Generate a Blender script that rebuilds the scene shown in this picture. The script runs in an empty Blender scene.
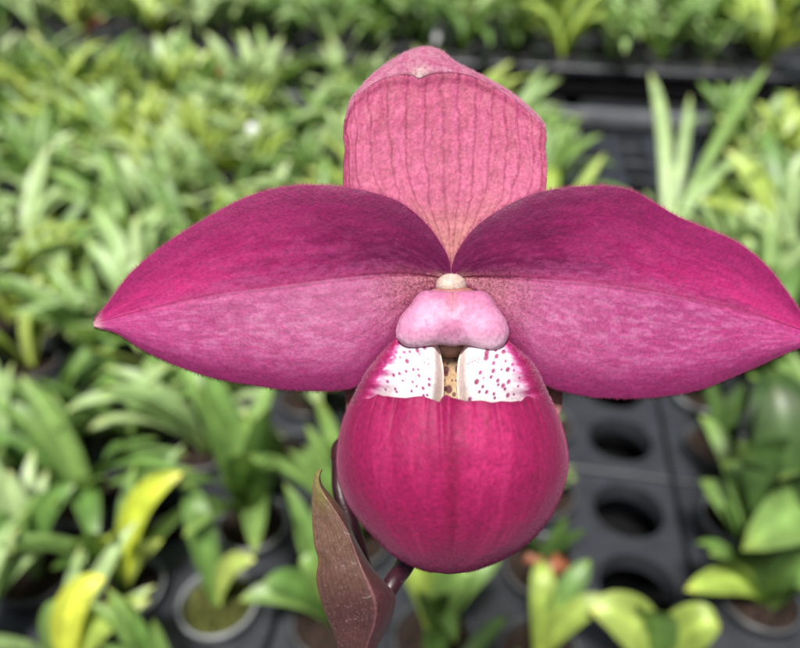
import bpy, math, random
import numpy as np
from mathutils import Vector, Matrix
S = bpy.context.scene
COL = S.collection
random.seed(7)
rng = np.random.default_rng(11)

# ------------------------------------------------------------------ camera
H = 0.45                      # camera height above the tray tops
PITCH = math.radians(35)
FPX = 693.0                   # focal length in pixels of the 800 px wide photo
D = 0.107                     # camera to flower
cam_d = bpy.data.cameras.new('camera')
cam = bpy.data.objects.new('camera', cam_d); COL.objects.link(cam)
cam.location = (0, 0, H)
cam.rotation_euler = (math.pi/2 - PITCH, 0, 0)
cam_d.sensor_width = 36
cam_d.lens = 36*FPX/800
cam_d.clip_start = 0.005
cam_d.clip_end = 200
cam_d.dof.use_dof = True
cam_d.dof.focus_distance = D - 0.004
cam_d.dof.aperture_fstop = cam_d.lens/2.3
S.camera = cam

# ------------------------------------------------------------------ world, sun, exposure
SUN_EL, SUN_AZ = math.radians(66), math.radians(196)
w = bpy.data.worlds.new('World'); S.world = w; w.use_nodes = True
nt = w.node_tree; nt.nodes.clear()
sky = nt.nodes.new('ShaderNodeTexSky'); sky.sky_type = 'NISHITA'; sky.sun_disc = False
sky.sun_elevation = SUN_EL; sky.sun_rotation = SUN_AZ
sky.dust_density = 5.0; sky.air_density = 1.0; sky.ozone_density = 0.6
bg = nt.nodes.new('ShaderNodeBackground'); bg.inputs["Strength"].default_value = 0.05
wo = nt.nodes.new('ShaderNodeOutputWorld')
nt.links.new(sky.outputs[0], bg.inputs[0]); nt.links.new(bg.outputs[0], wo.inputs[0])
sl = bpy.data.lights.new('sun', 'SUN'); sl.energy = 5.0; sl.angle = math.radians(11); sl.color = (1, .965, .92)
so = bpy.data.objects.new('sun', sl); COL.objects.link(so)
sd = Vector((math.sin(SUN_AZ)*math.cos(SUN_EL), math.cos(SUN_AZ)*math.cos(SUN_EL), math.sin(SUN_EL)))
so.rotation_euler = sd.to_track_quat('Z', 'Y').to_euler(); so.location = (0, 0, 5)
S.view_settings.view_transform = 'Standard'
S.view_settings.look = 'None'
S.view_settings.exposure = 0.76
S.view_settings.gamma = 1.0

# ------------------------------------------------------------------ maths helpers
CP, SP = math.cos(PITCH), math.sin(PITCH)
RIGHT = np.array([1, 0, 0.]); UP = np.array([0, SP, CP]); FWD = np.array([0, CP, -SP])
CAM = np.array([0, 0, H])
MM = 0.001
def P(px, py, z=0.0):
    """point of the flower: photo coordinates and depth z (mm, towards the viewer), in metres, world"""
    px, py, z = np.broadcast_arrays(np.asarray(px, float), np.asarray(py, float), np.asarray(z, float))
    d = D - z*MM
    return (CAM + ((px-400)/FPX*d)[..., None]*RIGHT + (-(py-324)/FPX*d)[..., None]*UP + d[..., None]*FWD)
def ray(px, py):
    v = (px-400)/FPX*RIGHT - (py-324)/FPX*UP + FWD
    return v
def at(px, py, z=0.0):
    v = ray(px, py); t = (z-H)/v[2]
    return CAM + v*t
def project(p):
    q = np.asarray(p)-CAM; d = q@FWD
    return 400+FPX*(q@RIGHT)/d, 324-FPX*(q@UP)/d, d

def spline(pts, n=400):
    """catmull-rom resampled by arc length -> function of t in [0,1] giving (...,2)"""
    p = np.array(pts, float)
    q = np.vstack([2*p[0]-p[1], p, 2*p[-1]-p[-2]])
    out = []
    for i in range(len(p)-1):
        a, b, c, d = q[i:i+4]; t = np.linspace(0, 1, 24, endpoint=False)[:, None]
        out.append(.5*((2*b)+(-a+c)*t+(2*a-5*b+4*c-d)*t**2+(-a+3*b-3*c+d)*t**3))
    out.append(p[-1:]); o = np.vstack(out)
    s = np.r_[0, np.cumsum(np.linalg.norm(np.diff(o, axis=0), axis=1))]; s /= s[-1]
    def f(t):
        t = np.asarray(t, float)
        return np.stack([np.interp(t, s, o[:, k]) for k in range(o.shape[1])], -1)
    return f
def sstep(a, b, x):
    t = np.clip((x-a)/(b-a), 0, 1); return t*t*(3-2*t)
def mixc(a, b, t):
    t = np.asarray(t)[..., None]; return np.asarray(a)*(1-t)+np.asarray(b)*t
_tab = rng.random((256, 256))
def vnoise(x, y, seed=0):
    x = x+seed*17.3; y = y+seed*9.1
    xi = np.floor(x).astype(int); yi = np.floor(y).astype(int)
    fx = x-xi; fy = y-yi; fx = fx*fx*(3-2*fx); fy = fy*fy*(3-2*fy)
    g = lambda i, j: _tab[i % 256, j % 256]
    return (g(xi, yi)*(1-fx)+g(xi+1, yi)*fx)*(1-fy)+(g(xi, yi+1)*(1-fx)+g(xi+1, yi+1)*fx)*fy
def fbm(x, y, seed=0, o=4):
    r = 0; a = .5; tot = 0
    for k in range(o):
        r = r+a*vnoise(x*2**k, y*2**k, seed+k*3); tot += a; a *= .55
    return r/tot
def lin(r, g, b):
    f = lambda c: (c/255/12.92 if c/255 <= .04045 else ((c/255+.055)/1.055)**2.4)
    return np.array([f(r), f(g), f(b)])*.465

# ------------------------------------------------------------------ materials
def new_mat(name):
    m = bpy.data.materials.new(name); m.use_nodes = True
    return m, m.node_tree, m.node_tree.nodes['Principled BSDF']
def N(nt, t, **kw):
    n = nt.nodes.new(t)
    for k, v in kw.items():
        if k in n.inputs: n.inputs[k].default_value = v
        else: setattr(n, k, v)
    return n
def petal_mat(name, rough=.6, sss=.12, sheen=.25, bump=.5, cell=2600, sheen_tint=(1, .75, .9, 1), coarse=.4, spec=.35, trans=0):
    m, nt, b = new_mat(name); L = nt.links.new
    ca = N(nt, 'ShaderNodeVertexColor', layer_name='Col')
    tc = N(nt, 'ShaderNodeTexCoord')
    n1 = N(nt, 'ShaderNodeTexNoise', Scale=cell*.7, Detail=3.0); L(tc.outputs['Object'], n1.inputs['Vector'])
    mr = N(nt, 'ShaderNodeMapRange'); mr.inputs[1].default_value = .25; mr.inputs[2].default_value = .75
    mr.inputs[3].default_value = .76; mr.inputs[4].default_value = 1.24
    L(n1.outputs[0], mr.inputs[0])
    mx = N(nt, 'ShaderNodeMix', data_type='RGBA', blend_type='MULTIPLY'); mx.inputs[0].default_value = 1
    L(ca.outputs[0], mx.inputs[6]); L(mr.outputs[0], mx.inputs[7])
    L(mx.outputs[2], b.inputs['Base Color'])
    vo = N(nt, 'ShaderNodeTexVoronoi', Scale=cell); L(tc.outputs['Object'], vo.inputs['Vector'])
    n2 = N(nt, 'ShaderNodeTexNoise', Scale=cell*.12, Detail=4.0); L(tc.outputs['Object'], n2.inputs['Vector'])
    b1 = N(nt, 'ShaderNodeBump', Strength=bump*.5, Distance=.00012); L(vo.outputs['Distance'], b1.inputs['Height'])
    b2 = N(nt, 'ShaderNodeBump', Strength=coarse, Distance=.0005); L(n2.outputs[0], b2.inputs['Height'])
    L(b1.outputs[0], b2.inputs['Normal']); L(b2.outputs[0], b.inputs['Normal'])
    b.inputs['Roughness'].default_value = rough
    b.inputs['Specular IOR Level'].default_value = spec
    b.inputs['Subsurface Weight'].default_value = sss
    b.inputs['Subsurface Radius'].default_value = (1, .35, .5)
    b.inputs['Subsurface Scale'].default_value = .0012
    b.inputs['Sheen Weight'].default_value = sheen
    b.inputs['Sheen Roughness'].default_value = .45
    b.inputs['Sheen Tint'].default_value = sheen_tint
    if trans:
        tr = N(nt, 'ShaderNodeBsdfTranslucent'); L(mx.outputs[2], tr.inputs[0])
        ms = N(nt, 'ShaderNodeMixShader'); ms.inputs[0].default_value = trans
        L(b.outputs[0], ms.inputs[1]); L(tr.outputs[0], ms.inputs[2]); L(ms.outputs[0], nt.nodes['Material Output'].inputs[0])
    return m
def flat_mat(name, col, rough=.6, spec=.3, noise=0, nscale=200, bump=0, bscale=200, bdist=.001):
    m, nt, b = new_mat(name); L = nt.links.new
    b.inputs['Roughness'].default_value = rough; b.inputs['Specular IOR Level'].default_value = spec
    tc = N(nt, 'ShaderNodeTexCoord')
    if noise:
        n = N(nt, 'ShaderNodeTexNoise', Scale=nscale, Detail=5.0); L(tc.outputs['Object'], n.inputs['Vector'])
        r = N(nt, 'ShaderNodeMapRange'); r.inputs[1].default_value = .3; r.inputs[2].default_value = .7
        r.inputs[3].default_value = 1-noise; r.inputs[4].default_value = 1+noise; L(n.outputs[0], r.inputs[0])
        mx = N(nt, 'ShaderNodeMix', data_type='RGBA', blend_type='MULTIPLY'); mx.inputs[0].default_value = 1
        mx.inputs[6].default_value = (*col, 1); L(r.outputs[0], mx.inputs[7]); L(mx.outputs[2], b.inputs['Base Color'])
    else: b.inputs['Base Color'].default_value = (*col, 1)
    if bump:
        n = N(nt, 'ShaderNodeTexNoise', Scale=bscale, Detail=4.0); L(tc.outputs['Object'], n.inputs['Vector'])
        bb = N(nt, 'ShaderNodeBump', Strength=bump, Distance=bdist); L(n.outputs[0], bb.inputs['Height']); L(bb.outputs[0], b.inputs['Normal'])
    return m
M_petal = petal_mat('petal_velvet', rough=.55, sheen=.15, spec=.25, trans=.12)
M_pouch = petal_mat('pouch_velvet', rough=.62, sheen=.12, spec=.2, cell=2200, sheen_tint=(1, .5, .7, 1))
M_sepal = petal_mat('sepal_velvet', rough=.55, sheen=.1, spec=.3, coarse=.7, trans=.3)
M_pale = petal_mat('staminode_wax', rough=.5, sheen=.05, bump=.15, coarse=.15, sss=.3)
M_bract = petal_mat('bract_skin', rough=.42, sheen=.05, bump=.3, cell=1800, coarse=.5, sss=.03, sheen_tint=(1, 1, 1, 1))
M_hair = flat_mat('flower_hair', tuple(lin(225, 150, 180)), .5)
M_hair_pink = flat_mat('flower_hair_pink', tuple(lin(190, 70, 125)), .5)
M_hair_dark = flat_mat('flower_hair_dark', tuple(lin(120, 25, 65)), .5)

# ------------------------------------------------------------------ mesh helpers
def link(name, me, parent=None, mats=()):
    o = bpy.data.objects.new(name, me); COL.objects.link(o)
    for m in mats: me.materials.append(m)
    if parent: o.parent = parent
    return o
def raw_mesh(name, V, F, cols=None, mi=None, smooth=True):
    me = bpy.data.meshes.new(name)
    V = np.asarray(V, float)
    me.from_pydata(V.tolist(), [], F if isinstance(F, list) else F.tolist())
    if smooth: me.polygons.foreach_set('use_smooth', np.ones(len(me.polygons), bool))
    if mi is not None: me.polygons.foreach_set('material_index', np.asarray(mi, np.int32))
    if cols is not None:
        a = me.color_attributes.new('Col', 'FLOAT_COLOR', 'POINT')
        c = np.ones((len(V), 4)); c[:, :3] = cols; a.data.foreach_set('color', c.ravel())
    me.update(); return me
def grid_normals(G):
    du = np.gradient(G, axis=1); dv = np.gradient(G, axis=0)
    n = np.cross(du, dv); l = np.linalg.norm(n, axis=-1, keepdims=True); l[l < 1e-12] = 1
    return n/l
def face_to(Nn, toward):
    s = np.sign((Nn*toward).sum(-1)); s[s == 0] = 1
    return Nn*(s if s.ndim < Nn.ndim-0 else s)[..., None]
class Mesh:
    def __init__(s): s.V = []; s.F = []; s.C = []; s.M = []; s.n = 0
    def add(s, V, F, C, mi=0):
        V = np.asarray(V).reshape(-1, 3); C = np.broadcast_to(np.asarray(C), V.shape) if np.ndim(C) == 1 else np.asarray(C).reshape(-1, 3)
        s.V.append(V); s.C.append(C); F = np.asarray(F)+s.n
        s.F += F.tolist(); s.M += [mi]*len(F); s.n += len(V)
    def sheet(s, G, C, th=0.0006, back=None, mi=0, mib=None, edge=.35, Nn=None):
        """grid with thickness: front G, back offset away from the normal"""
        nv, nu = G.shape[:2]
        if Nn is None: Nn = grid_normals(G)
        iu = np.minimum(np.arange(nu), np.arange(nu)[::-1])/max(nu-1, 1); iv = np.minimum(np.arange(nv), np.arange(nv)[::-1])/max(nv-1, 1)
        e = np.minimum(sstep(0, .06, iu)[None, :], sstep(0, .06, iv)[:, None])
        B = G-Nn*(th*(edge+(1-edge)*e))[..., None]
        idx = np.arange(nv*nu).reshape(nv, nu); k = nv*nu
        a, b, c, d = idx[:-1, :-1], idx[:-1, 1:], idx[1:, 1:], idx[1:, :-1]
        f = np.stack([a, b, c, d], -1).reshape(-1, 4)
        ring = np.r_[idx[0, :], idx[1:, -1], idx[-1, -2::-1], idx[-2:0:-1, 0]]
        r2 = np.roll(ring, -1)
        rim = np.stack([ring, ring+k, r2+k, r2], -1)
        bc = C if back is None else np.broadcast_to(back, C.shape)
        V = np.concatenate([G.reshape(-1, 3), B.reshape(-1, 3)]); CC = np.concatenate([C.reshape(-1, 3), bc.reshape(-1, 3)])
        base = s.n; s.V.append(V); s.C.append(CC); s.n += len(V)
        mib = mi if mib is None else mib
        s.F += (f+base).tolist(); s.M += [mi]*len(f)
        s.F += (f[:, ::-1]+k+base).tolist(); s.M += [mib]*len(f)
        s.F += (rim+base).tolist(); s.M += [mi]*len(rim)
    def hairs(s, Pt, Dr, ln, r=.000022, mi=1, col=(.5, .3, .4)):
        n = len(Pt); Dr = Dr/np.maximum(np.linalg.norm(Dr, axis=1, keepdims=True), 1e-9)
        h = np.where(np.abs(Dr[:, 2:3]) < .9, np.array([[0, 0, 1.]]), np.array([[1., 0, 0]]))
        a = np.cross(Dr, h); a /= np.linalg.norm(a, axis=1, keepdims=True); b = np.cross(Dr, a)
        V = np.zeros((n, 4, 3))
        for k in range(3):
            t = 2*math.pi*k/3; V[:, k] = Pt+r*(math.cos(t)*a+math.sin(t)*b)-Dr*.00003
        V[:, 3] = Pt+Dr*np.asarray(ln).reshape(-1, 1)
        i = np.arange(n)[:, None]*4
        F = np.concatenate([i+np.array([[0, 1, 3]]), i+np.array([[1, 2, 3]]), i+np.array([[2, 0, 3]])])
        s.add(V, F, np.asarray(col), mi)
    def build(s, name, parent=None, mats=(), origin=None):
        V = np.concatenate(s.V)
        if origin is not None: V = V-origin
        return link(name, raw_mesh(name, V, s.F, np.concatenate(s.C), s.M), parent, mats)
def tube(ms, pts, rad, col, seg=20, cap=True, mi=0):
    p = np.asarray(pts, float); r = np.broadcast_to(rad, len(p)); t = np.gradient(p, axis=0); t /= np.linalg.norm(t, axis=1, keepdims=True)
    ref = np.array([.3, .2, 1.]) if abs(t[0, 2]) < .85 else np.array([1., .1, 0])
    V = []
    for k in range(len(p)):
        a = np.cross(t[k], ref); a /= np.linalg.norm(a); b = np.cross(t[k], a)
        an = np.linspace(0, 2*math.pi, seg, endpoint=False)[:, None]
        V.append(p[k]+r[k]*(np.cos(an)*a+np.sin(an)*b))
    V = np.concatenate(V); n = len(p); F = []
    for k in range(n-1):
        for j in range(seg):
            F.append([k*seg+j, k*seg+(j+1) % seg, (k+1)*seg+(j+1) % seg, (k+1)*seg+j])
    C = np.repeat(np.broadcast_to(col, (n, 3)), seg, 0)
    ms.add(V, F, C, mi)
def tag(o, label=None, cat=None, group=None, kind=None):
    if label: o['label'] = label
    if cat: o['category'] = cat
    if group: o['group'] = group
    if kind: o['kind'] = kind
    return o
def empty(name, loc, rz=0):
    o = bpy.data.objects.new(name, None); COL.objects.link(o); o.location = loc; o.rotation_euler = (0, 0, rz)
    o.empty_display_size = .02; return o

# ------------------------------------------------------------------ greenhouse frame of reference
YAW = math.radians(10)
EA = np.array([math.cos(YAW), -math.sin(YAW), 0]); EB = np.array([math.sin(YAW), math.cos(YAW), 0])
def gp(a, b, z=0): return EA*a+EB*b+np.array([0, 0, z])
c0 = at(628, 512); A0, B0 = c0@EA, c0@EB
PIT = .0705; NA, NB = 4, 6
TA, TB = NA*PIT+.012, NB*PIT+.012
ROT = -YAW
# the ground
floor_m = flat_mat('floor_concrete', (.035, .035, .036), .85, .2, noise=.4, nscale=6, bump=.3, bscale=40)
me = raw_mesh('floor', [(-40, -40, -.8), (40, -40, -.8), (40, 60, -.8), (-40, 60, -.8)], [[0, 1, 2, 3]], smooth=False)
tag(link('floor', me, None, [floor_m]), kind='structure')

M_black = flat_mat('tray_plastic', (.021, .023, .028), .42, .55, noise=.25, nscale=60, bump=.25, bscale=300, bdist=.0006)
M_pot = flat_mat('pot_plastic', (.05, .052, .056), .38, .5, noise=.2, nscale=80)
M_pot_grey = flat_mat('pot_plastic_grey', (.17, .18, .19), .45, .5, noise=.2, nscale=80)
M_soil = flat_mat('potting_bark', (.022, .013, .009), .85, .25, noise=.8, nscale=260, bump=1, bscale=350, bdist=.003)
M_moss = flat_mat('potting_moss', (.05, .055, .012), .9, .2, noise=.6, nscale=300, bump=1, bscale=500, bdist=.002)
M_rail = flat_mat('rail_metal', (.09, .095, .105), .5, .4, noise=.25, nscale=30)
M_bench = flat_mat('bench_mesh_dark', (.006, .006, .0065), 1.0, .0, noise=.3, nscale=20)
M_tag = flat_mat('tag_plastic', (.75, .76, .78), .4, .5)

def box(ms, a0, a1, b0, b1, z0, z1, col=(.5, .5, .5), bev=0):
    V = [gp(a, b, z) for z in (z0, z1) for b in (b0, b1) for a in (a0, a1)]
    F = [[0, 2, 3, 1], [4, 5, 7, 6], [0, 1, 5, 4], [2, 6, 7, 3], [0, 4, 6, 2], [1, 3, 7, 5]]
    ms.add(V, F, np.asarray(col))
def flat(o):
    o.data.polygons.foreach_set('use_smooth', np.zeros(len(o.data.polygons), bool)); return o
def bench(a0, a1, b0, b1, label, mat=None, far=.018):
    root = empty('greenhouse_bench', tuple(gp((a0+a1)/2, b0, -.8)))
    org = np.array(root.location)
    ms = Mesh()
    k = b0+.02
    while k < b1-.02:                                      # slatted top
        box(ms, a0+.02, a1-.02, k, k+.028, -.066, -.058); k += .045
    a = a0+.3
    while a < a1: box(ms, a, a+.04, b0+.03, b1-.03, -.1, -.0662); a += .6
    flat(ms.build('slatted_top', root, [M_bench], org))
    for (x0, x1, y0, y1) in ((a0, a1, b0, b0+.018), (a0, a1, b1-far, b1), (a0, a0+.018, b0+.018, b1-far), (a1-.018, a1, b0+.018, b1-far)):
        ms = Mesh(); box(ms, x0, x1, y0, y1, -.05, -.028); flat(ms.build('rail', root, [mat or M_rail], org))
    for x in (a0+.05, a1-.09):
        for y in (b0+.05, b1-.09):
            ms = Mesh(); box(ms, x, x+.04, y, y+.04, -.8, -.051); flat(ms.build('leg', root, [M_rail], org))
    tag(root, label, 'bench', 'greenhouse benches')
    return root
EDGE = B0+PIT/2+2*TB+.004                    # far edge of the near bench's trays
RAILB = at(630, 97)@EB
bench(-2.2, 2.5, -.45, RAILB, 'near slatted bench with grey rail holding the trays under the pink flower', None, .04)
BACK0 = RAILB+.17
bench(-2.6, 3.4, BACK0, BACK0+2.2, 'farther dark bench of seedling trays across the aisle', M_bench)

# trays ------------------------------------------------------------
def tray_mesh(na, nb, pit, R=.0275):
    V = []; F = []; seg = 32
    tw, tb = na*pit/2, nb*pit/2
    for i in range(na):
        for j in range(nb):
            cx, cy = (i+.5)*pit-tw, (j+.5)*pit-tb
            base = len(V)
            prof = [('sq', 1, 0), ('c', R+.0035, 0), ('c', R+.0022, .0022), ('c', R+.0006, .0024), ('c', R, .0008), ('c', R*.985, -.006), ('c', R*.97, -.014), ('c', R*1.0, -.0142)]
            for (k, r, z) in prof:
                for s in range(seg):
                    t = 2*math.pi*s/seg+math.pi/4
                    c, sn = math.cos(t), math.sin(t)
                    if k == 'sq':
                        m = pit/2/max(abs(c), abs(sn)); V.append((cx+c*m, cy+sn*m, z))
                    else: V.append((cx+c*r, cy+sn*r, z))
            for p in range(len(prof)-1):
                for s in range(seg):
                    F.append([base+p*seg+s, base+p*seg+(s+1) % seg, base+(p+1)*seg+(s+1) % seg, base+(p+1)*seg+s][::-1])
    # skirt
    def rect(e, z): return [(-tw-e, -tb-e, z), (tw+e, -tb-e, z), (tw+e, tb+e, z), (-tw-e, tb+e, z)]
    b = len(V)
    for e, z in ((0, 0), (.003, .0), (.0045, -.0015), (.0045, -.012)): V += rect(e, z)
    for k in range(3):
        for s in range(4): F.append([b+k*4+s, b+k*4+(s+1) % 4, b+(k+1)*4+(s+1) % 4, b+(k+1)*4+s][::-1])
    me = raw_mesh('seedling_tray', V, F, smooth=False)
    me.materials.append(M_black); return me
TM = tray_mesh(NA, NB, PIT)
PB = .115                                                   # wider pitch on the back bench
TMb = tray_mesh(5, 3, PB, .042)
ORD = 'first second third fourth fifth sixth seventh eighth ninth tenth eleventh twelfth thirteenth fourteenth fifteenth sixteenth seventeenth eighteenth nineteenth twentieth'.split()
def ordinal(n):
    if n <= 20: return ORD[n-1]
    t = {2: 'twenty', 3: 'thirty', 4: 'forty', 5: 'fifty'}[n//10]
    return t+('-'+ORD[n % 10-1] if n % 10 else 'th')
def visible(p, h=.1, m=25):
    for z in (0, h):
        x, y, d = project(p+np.array([0, 0, z]))
        if d > 0 and -m < x < 800+m and -m < y < 648+m: return True
    return False
cells = []                                                  # (bench, row, column, position)
trays = []
for J in range(-1, 3):
    for I in range(-6, 7):
        # tray (0,0) has its far right cell at A0,B0
        ca = A0-(NA-1)*PIT/2+I*TA; cb = B0-(NB-1)*PIT/2+J*TB
        nb = NB; me = TM
        c = gp(ca, cb)
        corners = [gp(ca+x*TA/2, cb+y*nb*PIT/2) for x in (-1, 0, 1) for y in (-1, 0, 1)]
        if not any(visible(q, 0, 5) for q in corners): continue
        trays.append(('near', J, I, c, me))
        for i in range(NA):
            for j in range(nb):
                cells.append(('near', J*NB+j, I*NA+i, gp(ca+(i-(NA-1)/2)*PIT, cb+(j-(nb-1)/2)*PIT)))
for J in range(4):
    for I in range(-5, 6):
        ca = .2+I*(5*PB+.012); cb = BACK0+.05+1.5*PB+J*(3*PB+.012)
        corners = [gp(ca+x*2.5*PB, cb+y*1.5*PB) for x in (-1, 0, 1) for y in (-1, 0, 1)]
        if not any(visible(q, .1, 5) for q in corners): continue
        trays.append(('far', J, I, gp(ca, cb), TMb))
        for i in range(5):
            for j in range(3):
                cells.append(('far', J*3+j, I*5+i, gp(ca+(i-2)*PB, cb+(j-1)*PB)))
for bn in ('near', 'far'):
    rows = sorted({t[1] for t in trays if t[0] == bn})
    for r, J in enumerate(rows):
        for k, t in enumerate(sorted([t for t in trays if t[0] == bn and t[1] == J], key=lambda t: t[2])):
            o = bpy.data.objects.new('seedling_tray', t[4]); COL.objects.link(o); o.location = tuple(t[3]); o.rotation_euler = (0, 0, ROT)
            tag(o, 'black plastic tray, %s from left in the %s tray row of the %s bench' % (ordinal(k+1), ordinal(r+1), bn), 'plant tray', 'trays on the %s bench' % bn)

# ------------------------------------------------------------------ leaves
def leaf_mat(name, c1, c2, trans=.27, rough=.42):
    m, nt, b = new_mat(name); L = nt.links.new
    oi = N(nt, 'ShaderNodeObjectInfo'); tc = N(nt, 'ShaderNodeTexCoord')
    mx = N(nt, 'ShaderNodeMix', data_type='RGBA'); L(oi.outputs['Random'], mx.inputs[0])
    mx.inputs[6].default_value = (*c1, 1); mx.inputs[7].default_value = (*c2, 1)
    vc = N(nt, 'ShaderNodeVertexColor', layer_name='Col')
    m2 = N(nt, 'ShaderNodeMix', data_type='RGBA', blend_type='MULTIPLY'); m2.inputs[0].default_value = 1
    L(mx.outputs[2], m2.inputs[6]); L(vc.outputs[0], m2.inputs[7])
    n = N(nt, 'ShaderNodeTexNoise', Scale=70.0, Detail=3.0); L(tc.outputs['Object'], n.inputs['Vector'])
    r = N(nt, 'ShaderNodeMapRange'); r.inputs[1].default_value = .3; r.inputs[2].default_value = .7; r.inputs[3].default_value = .75; r.inputs[4].default_value = 1.25
    L(n.outputs[0], r.inputs[0])
    m3 = N(nt, 'ShaderNodeMix', data_type='RGBA', blend_type='MULTIPLY'); m3.inputs[0].default_value = 1
    L(m2.outputs[2], m3.inputs[6]); L(r.outputs[0], m3.inputs[7])
    L(m3.outputs[2], b.inputs['Base Color'])
    b.inputs['Roughness'].default_value = rough; b.inputs['Specular IOR Level'].default_value = .42
    tr = N(nt, 'ShaderNodeBsdfTranslucent')
    hs = N(nt, 'ShaderNodeHueSaturation', Hue=.485, Saturation=1.1, Value=1.6); L(m3.outputs[2], hs.inputs['Color']); L(hs.outputs[0], tr.inputs[0])
    ms = N(nt, 'ShaderNodeMixShader'); ms.inputs[0].default_value = trans
    out = nt.nodes['Material Output']
    L(b.outputs[0], ms.inputs[1]); L(tr.outputs[0], ms.inputs[2]); L(ms.outputs[0], out.inputs[0])
    return m
LEAF = {
    'pale green': leaf_mat('leaf_pale', (.23, .35, .13), (.31, .41, .19)),
    'mid green': leaf_mat('leaf_mid', (.09, .18, .04), (.18, .29, .08)),
    'dark green': leaf_mat('leaf_dark', (.035, .07, .018), (.065, .12, .03)),
    'yellow green': leaf_mat('leaf_yellowish', (.25, .35, .06), (.31, .39, .10)),
    'yellow': leaf_mat('leaf_yellow', (.46, .54, .05), (.52, .57, .07)),
}
M_dry = leaf_mat('leaf_dry', (.22, .07, .03), (.30, .14, .06))
def leaf_geo(cl, side, wid, keel=.22, tip=1.0, wave=0.0, broad=.45):
    """cl (n,3) centreline; side (3,) or (n,3); wid max width"""
    n = len(cl); t = np.linspace(0, 1, n)
    # strap: narrow sheath, widest at `broad`, pointed
    w_ = np.where(t < broad, .42+.58*np.sin(np.clip(t/broad, 0, 1)*math.pi/2), np.clip(1-((t-broad)/(1-broad))**2.6, 0, 1)**.75)*wid/2
    w_ = np.maximum(w_, .0003)
    T = np.gradient(cl, axis=0); T /= np.linalg.norm(T, axis=1, keepdims=True)
    sd_ = np.broadcast_to(side, (n, 3)); sd_ = sd_-(sd_*T).sum(1, keepdims=True)*T; sd_ = sd_/np.linalg.norm(sd_, axis=1, keepdims=True)
    nn = np.cross(sd_, T); nn[nn[:, 2] < 0] *= 1
    if nn[:, 2].mean() < 0: nn = -nn
    us = np.linspace(-1, 1, 7)
    G = cl[:, None]+sd_[:, None]*(us[None, :, None]*w_[:, None, None])+nn[:, None]*((np.abs(us)**1.3*keel)[None, :, None]*w_[:, None, None])
    G = G+nn[:, None]*(wave*np.sin(t*14+us[0])[:, None, None]*us[None, :, None]*w_[:, None, None])
    mid = np.exp(-(us/.16)**2)
    C = np.ones((n, 7, 3))*(1-.15*np.abs(us))[None, :, None]
    C = C*(1+.35*mid[None, :, None])
    C = C*mixc(np.array([1.25, 1.2, 1.1]), np.array([1, 1, 1.]), sstep(0, .35, t))[:, None]
    C = C*mixc(np.array([1, 1, 1.]), np.array([1.25, 1.0, .7]), sstep(.9, 1, t))[:, None]
    return G, C
def arc_line(az, L, e0, e1, n=16, r0=.002, bend=0.0, pw=1.4, org=(0, 0, 0)):
    t = np.linspace(0, 1, n); e = e0+(e1-e0)*t**pw; a = az+bend*t
    d = np.stack([np.cos(e)*np.cos(a), np.cos(e)*np.sin(a), np.sin(e)], -1)
    p = np.cumsum(d, axis=0)*L/n; p = np.vstack([[0, 0, 0], p[:-1]])
    return p+np.array(org)+np.array([math.cos(az)*r0, math.sin(az)*r0, 0])
def grid_faces(nv, nu):
    i = np.arange(nv*nu).reshape(nv, nu)
    return np.stack([i[:-1, :-1], i[:-1, 1:], i[1:, 1:], i[1:, :-1]], -1).reshape(-1, 4)
def seedling_leaves(kind, rs):
    out = []
    spec = {'strap': (16, (.11, .175), (.014, .021), (55, 84), (-40, 45)), 'upright': (10, (.095, .145), (.016, .024), (62, 86), (15, 70)),
            'tall': (15, (.10, .165), (.014, .020), (66, 88), (5, 75)),
            'small': (6, (.05, .075), (.013, .018), (66, 84), (30, 70)), 'big': (14, (.16, .24), (.018, .028), (58, 86), (-50, 35))}[kind]
    n = spec[0]+rs.randint(-1, 1); az0 = rs.uniform(0, math.pi)
    for k in range(n):
        f = 1-k/n*.55
        az = az0+(k % 2)*math.pi+rs.uniform(-.65, .65)
        L = rs.uniform(*spec[1])*(.75+.25*f if k else .8); W = rs.uniform(*spec[2])
        e0 = math.radians(rs.uniform(*spec[3])); e1 = math.radians(spec[4][0]+(spec[4][1]-spec[4][0])*(1-f)/.55+rs.uniform(-12, 12))
        cl = arc_line(az, L, e0, e1, bend=rs.uniform(-.5, .5), org=(0, 0, .004))
        tw = rs.uniform(-.5, .5)
        side = np.stack([np.array([-math.sin(az+tw*t), math.cos(az+tw*t), rs.uniform(-.1, .1)*0]) for t in np.linspace(0, 1, len(cl))])
        out.append(leaf_geo(cl, side, W, keel=rs.uniform(.15, .5), wave=rs.uniform(0, .12)))
    return out
def lathe(prof, seg=28):
    V = []; F = []
    for r, z in prof:
        for s in range(seg):
            t = 2*math.pi*s/seg; V.append((r*math.cos(t), r*math.sin(t), z))
    for k in range(len(prof)-1):
        for s in range(seg): F.append([k*seg+s, k*seg+(s+1) % seg, (k+1)*seg+(s+1) % seg, (k+1)*seg+s])
    return V, F
def pot_mesh(R=.0262):
    z = .012
    V, F = lathe([(R*.3, -.041), (R*.74, -.041), (R*.96, -.002), (R*.97, z-.007), (R*1.06, z-.0065), (R*1.08, z-.001), (R*1.06, z), (R*1.0, z), (R*.98, z-.002), (R*.97, z-.007), (R*.9, -.004)])
    return raw_mesh('pot', V, F)
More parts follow.
